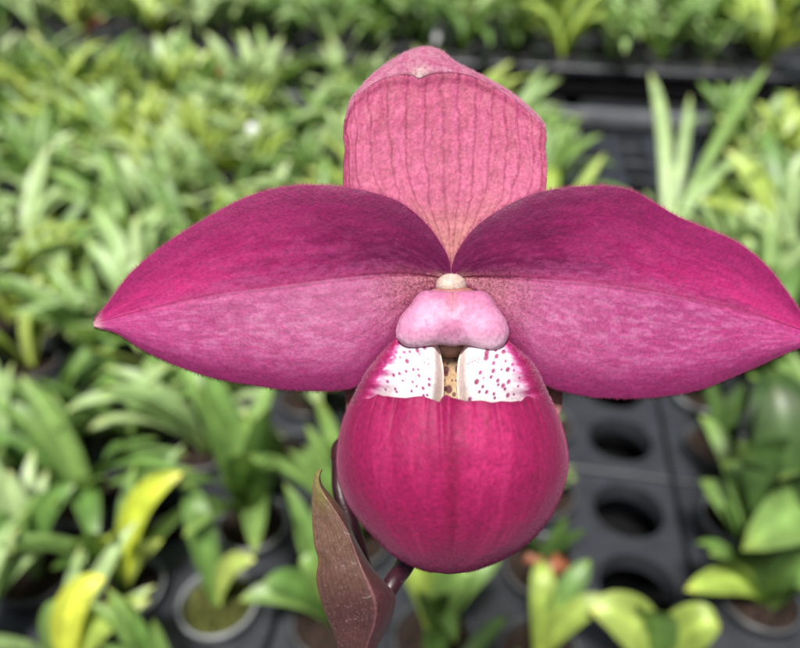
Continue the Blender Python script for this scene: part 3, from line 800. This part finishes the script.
# synsepal behind the pouch
fl = spline([(440, 300), (395, 325), (362, 355), (346, 382), (346, 400), (351, 420), (372, 450), (400, 490), (447, 520)]); fr = spline([(465, 300), (505, 322), (540, 350), (560, 378), (562.5, 394), (558, 416), (535, 450), (500, 490), (447, 520)])
v = np.linspace(0, 1, 160); u = np.linspace(-1, 1, 120)[None, :]
Lc, Rc = fl(v), fr(v); q = (u[..., None]+1)/2
XY = Lc[:, None]*(1-q)+Rc[:, None]*q; V2 = v[:, None]+0*u
z = -2.5-3*V2-2.5*(1-u**2)
Gy = P(XY[..., 0], XY[..., 1], z); c = mixc(lin(250, 190, 180), lin(250, 210, 180), fbm(u*20+0*V2, V2*6, 12)); c = mixc(c, lin(190, 70, 100), .5*sstep(.8, 1, np.abs(u)+0*V2))
c = mixc(c, lin(160, 70, 80), .5*(np.abs(np.sin(u*30))**14+0*V2))
ms = Mesh(); ms.sheet(Gy, c, .0009, Nn=face_to(grid_normals(Gy), TOWARD)); outward_hairs(ms, None, (Gy[:, -1], Gy[:, -4]), 500, .0003, seed=3); outward_hairs(ms, None, (Gy[:, 0], Gy[:, 3]), 500, .0003, seed=4)
ms.build('lower_sepal', FL, [M_sepal, M_hair], ORG)

# pouch -------------------------------------------------------------
outl = np.array([(392, 336), (386, 346), (375, 361), (366, 373), (356, 391), (346, 412), (340, 432), (337, 455), (338, 475), (343, 493), (353, 512), (370, 533), (392, 553), (420, 567.5), (436, 572), (449, 574)], float)
outr = np.array([(511, 338), (517, 346), (531, 361), (539.5, 375), (547, 391), (556, 411), (563, 430), (567, 448), (568, 465), (565, 483), (557, 505), (545, 525), (525, 546), (500, 562), (475, 571), (462, 573), (449, 574)], float)
sl_, sr_ = spline(outl), spline(outr); tt = np.linspace(0, 1, 900); PL, PR = sl_(tt), sr_(tt)
def xl(y): return np.interp(y, PL[:, 1], PL[:, 0])
def xr(y): return np.interp(y, PR[:, 1], PR[:, 0])
rimpts = np.array([(374, 393), (380.5, 396.5), (391.7, 398), (405.6, 399), (414, 397.6), (422, 397), (430, 399), (436, 401), (441.5, 403), (445, 397), (449, 395.5), (455.6, 398.6), (469.4, 402), (486, 401.4), (497, 403.6), (506, 402), (516.7, 402.8), (527.8, 401.4), (534.7, 395), (539, 390)])
def rim_y(x): return np.interp(x, rimpts[:, 0], rimpts[:, 1])
NAg, NV = 641, 320
a = np.linspace(-math.pi, math.pi, NAg)                         # 0 = towards the viewer
def ytop(a):
    aa = np.abs(a)
    xf = np.where(a < 0, 454-105*np.sin(np.clip(aa, 0, math.pi/2)), 454+105*np.sin(np.clip(aa, 0, math.pi/2)))
    y = rim_y(xf)
    side = sstep(.80, 1.0, aa)
    y = y*(1-side)+398.5*side
    back = sstep(1.5, 2.4, aa)
    return y+(396-y)*back
YT = ytop(a)
b = np.linspace(0, 1, NV)
vv = np.sin(b*math.pi/2)                                        # dense near the bottom pole in y
Yg = YT[None, :]+(574-.02-YT[None, :])*vv[:, None]
XL, XR = xl(Yg), xr(Yg); XC, WW = (XL+XR)/2, (XR-XL)/2
XC = XC+(449-XC)*sstep(540, 574, Yg)
sa, ca_ = np.sin(a)[None, :], np.cos(a)[None, :]
DEP = np.sqrt(np.clip(1-((Yg-455)/119)**2, 0, 1))               # front bulge profile
DEP = np.where(Yg < 455, 1-.42*((455-Yg)/110)**1.6, DEP)
zfront = 15.0*DEP; zback = 9*np.clip(DEP, 0, 1)
sq = np.sign(ca_)*np.abs(ca_)**.8
Z0c = 1.5+2.0*sstep(420, 340, Yg)
Zg = Z0c+np.where(ca_ > 0, zfront*sq, zback*sq)
PX = XC+WW*sa
# relief: radiating pleats below the rim, centre fold, soft lumps
dr = Yg-rim_y(PX); fr_ = (ca_ > 0)
ang = np.broadcast_to(a[None, :], Yg.shape)
pl = .55*np.sin(ang*17+3*fbm(ang*3, Yg*.01, 5))+.5*np.sin(ang*31+5*fbm(ang*4, Yg*.012, 6))
for q, aq in enumerate((-1.12, -.98, -.86, -.72, -.58, -.40, -.24, .26, .44, .6, .73, .84, .96, 1.08)):
    rq = random.Random(q+50); cq = aq+.05*(fbm(ang*0+q, Yg*.02, 60+q)-.5)
    Zg = Zg-fr_*rq.uniform(.1, .3)*np.exp(-((ang-cq)/rq.uniform(.016, .03))**2)*np.exp(-np.clip(dr, 0, 400)/rq.uniform(12, 38))
Zg = Zg+.14*pl*np.exp(-np.clip(dr, 0, 400)/26)*fr_
Zg = Zg+fr_*(-.55*np.exp(-((PX-441-.03*dr)/3.2)**2)*np.exp(-np.clip(dr, 0, 400)/45)+.55*np.exp(-((PX-448.5-.02*dr)/4)**2)*np.exp(-np.clip(dr, 0, 400)/40))
Zg = Zg-fr_*.35*np.exp(-((PX-452)/7)**2)*sstep(0, 60, dr)
Zg = Zg+fr_*.5*(fbm(ang*2.5+7, Yg*.02, 8)-.5)+fr_*.18*(fbm(ang*9, Yg*.06, 9)-.5)
Gp = P(PX, Yg, Zg)
# rolled rim: rows curling back into the opening
nr = 10; rows = []
for k in range(nr, 0, -1):
    f = k/nr; th = f*math.pi*.95; RF = 1-sstep(.72, .95, np.abs(a))
    rows.append((PX[0], Yg[0]+RF*(-2.2*math.sin(th)*.5+7*max(0, f-.5))+(1-RF)*6*f, Zg[0]-np.where(ca_[0] > 0, 1, -1)*1.3*(1-math.cos(th))*.5*np.abs(ca_[0])))
XX = np.vstack([[r[0] for r in rows], PX]); YY = np.vstack([[r[1] for r in rows], Yg]); ZZ = np.vstack([[r[2] for r in rows], Zg])
XX[:nr] = XX[nr]+(XX[:nr]-XX[nr]) - np.sign(sa)*np.abs(sa)**3*np.linspace(6, 0, nr)[:, None]
Gq = P(XX, YY, ZZ)
AN = np.vstack([ang[:nr], ang]); n1 = fbm(AN*3, YY*.03, 12); n2 = fbm(AN*16, YY*.06, 13); n3 = fbm(AN*70, YY*.3, 14)
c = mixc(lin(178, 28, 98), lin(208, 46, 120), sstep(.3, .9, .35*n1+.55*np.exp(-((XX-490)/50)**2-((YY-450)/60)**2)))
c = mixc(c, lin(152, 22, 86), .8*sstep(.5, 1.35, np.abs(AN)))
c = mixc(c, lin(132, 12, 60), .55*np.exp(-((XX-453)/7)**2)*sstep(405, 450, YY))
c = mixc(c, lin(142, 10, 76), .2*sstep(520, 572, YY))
stk = fbm(AN*13, YY*.012, 25, 3); c = mixc(c, lin(150, 16, 84), .22*sstep(.45, .62, stk)); c = mixc(c, lin(226, 70, 138), .16*sstep(.45, .3, stk))
vn = np.abs(np.sin(AN*11+2.2*fbm(AN*2, YY*.02, 15)))**10
c = mixc(c, lin(140, 10, 68), .3*vn*sstep(520, 400, YY))
c = mixc(c, lin(150, 16, 74), .22*sstep(.4, .7, n2))
c = mixc(c, lin(150, 12, 80), .5*np.exp(-((YY-rim_y(XX))/3.0)**2))
c = c*(.88+.24*n3)[..., None]
Nn = grid_normals(Gq); axis = P(453, 450, -2)
ctr = P(XX*0+453, np.clip(YY, 380, 500), 0*XX+1.0); sg = np.sign((Nn*(Gq-ctr)).sum(-1)[nr+50:-20].mean()); Nn *= sg
rw = np.arange(Gq.shape[0])[:, None]+0*AN
ms = Mesh(); ms.sheet(Gq, c, .00002+.0007*sstep(nr, nr+10, rw)*sstep(573, 564, YY), back=mixc(lin(235, 215, 200), lin(160, 24, 90), sstep(.55, .8, np.abs(AN))), Nn=Nn, edge=1)
fm = np.clip(np.cos(AN)+.45, 0, 1)*(YY < 572); fm[:nr] = 0
surf_hairs(ms, Gq, 26000, .00022, seed=21, Nn=Nn, lean=.45, mask=fm*(1+5*sstep(1.0, 1.5, np.abs(AN))+5*sstep(545, 570, YY)), r_=.000013)
POUCH = ms.build('pouch', FL, [M_pouch, M_hair_pink], ORG)

# side lobes with spots --------------------------------------------
WHITE = lin(250, 244, 246)*1.65
spotsL = [(161, 385, 3), (196, 371, 4), (243, 362, 4.5), (215, 366, 3), (268, 352, 4), (165, 368, 3), (137, 365, 3), (205, 400, 4.5), (228, 430, 3), (157, 450, 3), (178, 445, 3), (202, 437, 3), (248, 452, 3.2), (268, 405, 2), (280, 392, 2), (282, 410, 2), (285, 465, 3), (285, 485, 3.2), (263, 497, 3.2), (225, 475, 2.6), (222, 508, 2.6), (135, 473, 3), (128, 502, 2.2), (265, 525, 3), (278, 522, 2.6), (163, 500, 2.6), (168, 510, 2.4), (245, 430, 2.5), (250, 375, 2.4), (120, 408, 3.4), (110, 440, 2.6), (145, 395, 2.6), (180, 385, 2.6), (190, 470, 2.3), (240, 490, 2.3)]
spotsR = [(492, 370, 5.5), (490, 388, 5.5), (528, 382, 4.5), (517, 407, 3.8), (525, 360, 3.5), (552, 367, 4.5), (580, 350, 3), (516, 435, 4.2), (469, 441, 4), (508, 457, 3.4), (456, 474, 5), (478, 492, 3.2), (492, 511, 3.6), (466, 510, 3), (532, 470, 3.6), (534, 485, 2.6), (568, 430, 4.4), (585, 412, 3), (590, 433, 2.6), (571, 474, 4), (551, 488, 4), (558, 500, 3), (568, 523, 3.8), (518, 518, 3), (521, 532, 2.6), (432, 537, 4), (425, 410, 1.8), (432, 405, 1.8), (440, 402, 1.8), (450, 398, 1.8), (460, 405, 1.8), (463, 393, 1.8), (445, 415, 1.5), (605, 490, 2.6), (610, 460, 2.4), (590, 520, 2.2), (545, 430, 2.4), (560, 400, 2.6), (610, 375, 3), (590, 375, 2.6), (480, 460, 2)]
def lobe(Bd, spots, seed, sgn):
    top, botm, outer, inner = Bd                      # pixel curves
    # coons with u from outer (0) to inner (1), v from top (0) to bottom (1)
    K = coons(spline(top), spline(botm), spline(outer), spline(inner), 300, 240)
    X, Y = K[..., 0], K[..., 1]; u = np.linspace(0, 1, 300)[None, :]; v = np.linspace(0, 1, 240)[:, None]
    XLy, XRy = xl(Y), xr(Y); XCy, Wy = (XLy+XRy)/2, (XRy-XLy)/2
    shell = 1.5+2.0*sstep(420, 340, Y)+15*(1-.42*((455-Y)/110)**1.6)*np.clip(1-((X-XCy)/Wy)**2, 0, 1)**.40
    drop = sstep(.03, .5, u)*(2.2+4.6*v**1.5)+3.2*sstep(.3, 0, v)*sstep(.0, .5, u)
    z = shell+.14*sstep(.3, .15, u)-drop
    z = z-3.6*sstep(.80, 1.0, u)**2.5+.9*np.sin(u*math.pi)*np.sin(v*math.pi)
    z = z+.12*np.sin(v*34+4*fbm(u*3+0*v, v*3+0*u, seed))*sstep(.5, .05, u)
    G = P(X, Y, z)
    U = u+0*v; V_ = v+0*u
    # distance from the white core: magenta outside with streaks
    nst = fbm(U*4, V_*26, seed+2)
    m = sstep(.50, .02, U+.13*(nst-.5)+.02)
    m = np.maximum(m, .85*sstep(.14, -.02, V_+.16*(fbm(U*20, V_*6, seed+5)-.5))*sstep(.75, .3, U))
    m = np.maximum(m, .35*sstep(.6, .15, U+.2*(nst-.5))); m = np.maximum(m, sstep(.82, 1, V_)*sstep(.36, .2, U))
    c = mixc(WHITE, lin(255, 232, 222)*1.65, sstep(.7, 1, U)*.8)
    c = mixc(c, lin(226, 110, 184), np.clip(m*1.5, 0, 1)); c = mixc(c, lin(178, 24, 100), sstep(.35, .9, m)); c = mixc(c, lin(152, 22, 86), .9*sstep(.6, 1, m)*sstep(.25, .8, V_))
    for sx, sy, r in spots:
        x0, y0 = 350+sx/3.6, 250+sy/3.6
        r = r*2.7; rr = np.hypot(X-x0, (Y-y0)*.85+.25*(X-x0)*sgn)
        e = sstep(r/3.6*.85*1.1, r/3.6*.85*.5, rr+.25*(fbm(X*1.2, Y*1.2, 3)-.5))
        c = mixc(c, lin(200, 62, 148) if r < 11.5 else lin(176, 30, 112), .92*e)
    ms = Mesh(); Nn = grid_normals(G); Nn *= np.sign((Nn@TOWARD).mean())
    ms.sheet(G, c, .0008, back=lin(240, 225, 215), Nn=Nn, edge=.9)
    surf_hairs(ms, G, 1500, .0002, seed=seed, Nn=Nn, mask=sstep(.4, 0, U)+1e-5, r_=.000014)
    o = ms.build('side_lobe', POUCH, [M_lobe, M_hair], ORG)
M_lobe = petal_mat('lobe_wax', rough=.38, sheen=.05, bump=.15, coarse=.15, sss=.15)
lobe(([(397, 337), (412, 332), (425, 332), (438, 336)], [(349.5, 405), (376, 409), (410, 410), (442, 412)], [(397, 337), (386, 348), (375, 361), (366, 373), (356, 391), (349.5, 405)], [(438, 336), (441, 355), (443.5, 370), (443.8, 388), (442, 412)]), spotsL, 101, -1)
lobe(([(506, 338), (490, 332), (478, 334), (466, 338)], [(553.5, 405), (527, 409), (490, 410), (460, 412)], [(506, 338), (517, 348), (531, 361), (539.5, 375), (547, 391), (553.5, 405)], [(466, 338), (460.5, 352), (457.5, 366), (457, 388), (460, 412)]), spotsR, 131, 1)
# cream back wall of the slipper with brown spots, seen between the lobes
u = np.linspace(0, 1, 80)[None, :]; v = np.linspace(0, 1, 160)[:, None]
X = 432+38*u+0*v; Y = 340+80*v+0*u; z = 2.2-3.0*(2*u-1)**2*-1*.3+1.2*v
G = P(X, Y, z); c = mixc(lin(196, 150, 108), lin(226, 196, 150), sstep(0, 1, v+0*u)); 
for sx, sy, r in [(340, 432, 8), (340, 445, 6), (352, 502, 9), (338, 500, 5), (380, 395, 4.5), (388, 425, 5), (386, 436, 4), (375, 520, 5), (392, 500, 4), (330, 470, 4), (366, 470, 2.5), (385, 470, 3), (347, 410, 3)]:
    r = r*2.1; rr = np.hypot(X-350-sx/3.6, Y-250-sy/3.6); c = mixc(c, lin(90, 18, 38), .9*sstep(r/3.6*1.05, r/3.6*.6, rr+.3*(fbm(X, Y, 5)-.5)))
ms = Mesh(); ms.sheet(G, c, .0008); ms.build('inner_wall', POUCH, [M_lobe], ORG)

# column and staminode ---------------------------------------------
def blob(ms, cx, cy, cz, rx, ry, rz, colf, n=48, sup=1.0):
    th = np.linspace(0, math.pi, n)[:, None]; ph = np.linspace(0, 2*math.pi, 2*n)[None, :]
    x = np.sin(th)*np.cos(ph); y = np.sin(th)*np.sin(ph); zz = np.cos(th)+0*ph
    k = 1+.06*(fbm(x*3+5, y*3+5, 7)-.5)
    G = P(cx+rx*x*k/.154, cy-ry*y*k/.154, cz+rz*zz*k); c = np.broadcast_to(colf, G.shape)*(.9+.2*fbm(x*8+9, y*8+9, 9))[..., None]
    ms.add(G, grid_faces(*G.shape[:2]), c.reshape(-1, 3)); return G
ms = Mesh()
G = blob(ms, 451, 285.5, 1.6, 2.35, 1.85, 2.0, lin(238, 212, 196))
blob(ms, 452.5, 293, 2.0, 3.5, 1.1, 1.8, lin(190, 120, 112)); blob(ms, 454, 324, 1.6, 2.6, 5.5, 2.2, lin(226, 196, 170))
G2_ = blob(ms, 450, 349, 4.2, 2.3, 1.35, 1.2, lin(226, 178, 150))
Nb = G-P(452, 283, 2.2); surf_hairs(ms, G, 260, .0005, seed=2, Nn=Nb/np.maximum(np.linalg.norm(Nb, axis=-1, keepdims=True), 1e-9), mask=(Nb@TOWARD > -.0008)*1.+1e-9)
ms.build('column', FL, [M_pale, M_hair], ORG)
so_ = [(453, 291.5), (433, 290.5), (422, 291.5), (416.5, 296), (409.7, 305.6), (401, 316), (396, 329), (397.5, 339), (405.6, 345.6), (419.4, 347), (433, 344.8), (443, 345), (453, 346.2), (462, 345), (469.4, 345.4), (483, 349.2), (494, 350.2), (504, 344.8), (509, 333), (505.6, 319.4), (497, 307), (490, 296.5), (483, 291.5), (469.4, 290.8), (453, 291.5)]
fo = spline(so_); nA_, nR = 360, 110
Oc = fo(np.linspace(0, 1, nA_)); r_ = np.sin(np.linspace(0, 1, nR)*math.pi/2)
cx, cy = 453, 320
XY = np.array([cx, cy])+(Oc[None]-np.array([cx, cy]))*r_[:, None, None]
R_ = r_[:, None]+0*XY[..., 0]; X, Y = XY[..., 0], XY[..., 1]
z = 8.3+1.9*np.sqrt(np.clip(1-R_**2.3, 0, 1))+.0
z = z+.4*np.exp(-((X-415)/13)**2-((Y-328)/15)**2)+.4*np.exp(-((X-492)/13)**2-((Y-330)/15)**2)     # two swollen shoulders
z = z-.7*np.exp(-((X-453)/13)**2)*sstep(318, 345, Y)-.5*np.exp(-((X-453)/5)**2)*sstep(320, 290, Y)
z = z+.035*(Y-320)*.6+.25*(fbm(X*.06, Y*.06, 77)-.5)
z = z-.25*sstep(.93, 1, R_)
G = P(X, Y, z)
n1 = fbm(X*.09, Y*.09, 17); n2 = fbm(X*.4, Y*.25, 18)
c = mixc(lin(226, 146, 188), lin(234, 164, 204), sstep(.2, .8, n1))
c = mixc(c, lin(206, 104, 156), .5*sstep(318, 292, Y+6*(n2-.5))); c = mixc(c, lin(246, 214, 232), .7*sstep(330, 348, Y+5*(n1-.5)))
c = mixc(c, lin(212, 118, 168), .3*np.exp(-((X-453)/16)**2)*sstep(.3, .6, n2)); c = mixc(c, lin(225, 160, 130), .3*np.exp(-((X-453)/7)**2)*sstep(325, 300, Y))
vn = np.exp(-((fbm(X*.13, Y*.05, 19)-.5)/.015)**2); c = mixc(c, lin(188, 88, 140), .22*vn)
ms = Mesh(); Nn = grid_normals(G); sg = np.sign((Nn@TOWARD).mean()); Nn *= sg
Bk = G.copy()-TOWARD*0
ms.sheet(G, c, .0009, back=lin(236, 186, 208), Nn=Nn, edge=.5)
surf_hairs(ms, G, 260, .0004, seed=41, Nn=Nn, mask=(R_ > .93)*(Y < 325)*1.+1e-9, lean=.8)
ms.build('staminode', FL, [M_pale, M_hair], ORG)

# stems -------------------------------------------------------------
DARKP = lin(70, 22, 38); GRN = lin(84, 62, 44)
def curve(pts, n=60): return spline(pts)(np.linspace(0, 1, n))
zst = -4.
s_pts = [P(374, 612, -6), P(368, 630, -7), P(361, 655, -8)]
end = foot+np.array([0, 0, .004]); mid1 = s_pts[-1]*.72+end*.28; mid1[2] = s_pts[-1][2]-.08; mid2 = end+np.array([0.004, .002, .12])
ms = Mesh(); cv = curve(s_pts+[mid1, mid2, end], 120); cc = mixc(DARKP, GRN, np.linspace(0, 1, 120)); tube(ms, cv, np.linspace(.0019, .0028, 120), cc)
surf = ms.build('stem', FL, [M_bract], ORG)
ms = Mesh(); cv = curve([P(374, 618, -3.5), P(383, 600, -3.0), P(394, 580, -4), P(410, 553, -9), P(430, 480, -17), P(446, 380, -15), P(451, 290, -7)], 90)
tube(ms, cv, np.r_[np.linspace(.0013, .0019, 30), np.full(60, .0019)], mixc(lin(52, 18, 36), lin(110, 50, 56), np.linspace(0, 1, 90)))
r = np.random.default_rng(5); i_ = r.integers(0, 40, 500); dd = r.normal(0, 1, (500, 3)); dd /= np.linalg.norm(dd, axis=1, keepdims=True)
ms.hairs(cv[i_]+dd*.0015, dd, .0003*(.5+r.random(500)))
ms.build('ovary', FL, [M_bract, M_hair], ORG)
ms = Mesh(); cv = curve([P(368, 610, -7), P(360, 560, -10), P(349, 520, -11), P(340, 490, -12), P(338, 462, -15)], 60)
tube(ms, cv, np.linspace(.0019, .0012, 60), lin(56, 18, 30)); 
Gb = blob(ms, 340, 455, -16, 1.5, 2.6, 1.5, lin(70, 30, 36))
ms.build('flower_stalk', FL, [M_bract, M_hair], ORG)
# bract: keeled boat
bl = spline([(321.5, 468.3), (317.5, 470), (313.5, 479), (311.6, 505), (313.8, 541.7), (318, 560), (316.3, 581), (323.6, 609), (332.8, 630), (340, 652), (350, 668)])
br = spline([(322.5, 469.5), (320.4, 476), (323, 485), (332.8, 497), (346.5, 515.7), (355.7, 538.6), (369.4, 563), (381.7, 578), (393.9, 592), (396.3, 602.8), (390.8, 621), (381.7, 639.4), (374, 655), (368, 668)])
bk = spline([(322, 469), (319.5, 474), (319.5, 486), (331, 505), (346, 528), (353, 545), (361, 567), (370, 588), (375.5, 606), (374, 625), (367, 645), (363, 668)])
nV, nU = 320, 160; v = np.linspace(0, 1, nV); Lc, Rc, Kc = bl(v), br(v), bk(v)
ph = np.linspace(0, 2*math.pi, nU)
def ringx(p):     # p in 0..pi front (left->right via keel), pi..2pi back
    f = np.where(p < math.pi, p/math.pi, (2*math.pi-p)/math.pi)     # 0 left, 1 right
    return f
f = ringx(ph)[None, :]; fk = .72
XY = np.where(f[..., None] < fk, Lc[:, None]*(1-f/fk)[..., None]+Kc[:, None]*(f/fk)[..., None], Kc[:, None]*(1-(f-fk)/(1-fk))[..., None]+Rc[:, None]*((f-fk)/(1-fk))[..., None])
wd = np.linalg.norm(Rc-Lc, axis=1)[:, None]*.154
front = (ph < math.pi)[None, :]
keel = np.where(f < fk, (f/fk)**.85, 1-((f-fk)/(1-fk))**1.5)
zf = .38*wd*(.25*np.sin(f*math.pi)**.5+.75*keel)
zb = -.32*wd*np.sin(f*math.pi)**.6
V2 = v[:, None]+0*f
zz = -1.0-2.5*V2**2+np.where(front, zf, zb)+.25*(fbm(f*3+0*V2, V2*9, 61)-.5)
G = P(XY[..., 0], XY[..., 1], zz)
F2 = f+0*V2; n1 = fbm(F2*4, V2*8, 62); n2 = fbm(F2*14, V2*40, 63); n3 = fbm(F2*50, V2*120, 64)
c = mixc(lin(132, 128, 60), lin(116, 88, 70), sstep(.04, .28, V2+.1*(n1-.5))); c = mixc(c, lin(88, 54, 58), .85*sstep(.3, .8, V2+.3*(n1-.5)))
c = mixc(c, lin(150, 118, 104), .4*sstep(.45, .7, n1)*sstep(.75, .2, V2)); c = mixc(c, lin(96, 40, 58), .6*sstep(fk-.05, fk+.08, F2))
c = mixc(c, lin(165, 110, 120), .4*np.exp(-((F2-fk)/.025)**2))
c = mixc(c, lin(150, 110, 80), .6*sstep(.06, 0, F2)*sstep(.9, .4, V2))
c = mixc(c, lin(70, 34, 40), .3*np.abs(np.sin(F2*46+2*fbm(F2*3, V2*4, 66)))**6)
# pale scratches and salt specks
sp = sstep(.70, .76, n3)*sstep(.45, .6, n1); c = mixc(c, lin(190, 170, 170), .3*sp)
r = np.random.default_rng(12)
X, Y = XY[..., 0], XY[..., 1]
for k in range(5):
    y0 = r.uniform(500, 645); x0 = np.interp(y0, Lc[:, 1], Lc[:, 0])+r.uniform(3, 50); an = r.uniform(0, 3.14); L_ = r.uniform(1, 6); cu = r.uniform(-.06, .06)
    dx = (X-x0)*math.cos(an)+(Y-y0)*math.sin(an); dy = -(X-x0)*math.sin(an)+(Y-y0)*math.cos(an)+cu*dx**2
    c = mixc(c, lin(205, 185, 188), .3*sstep(1.1, .2, np.abs(dy))*sstep(L_, L_*.6, np.abs(dx)))
c = c*(.85+.3*n3)[..., None]
ms = Mesh(); ms.add(G, grid_faces(nV, nU), c.reshape(-1, 3))
ms.build('bract', FL, [M_bract, M_hair], ORG)
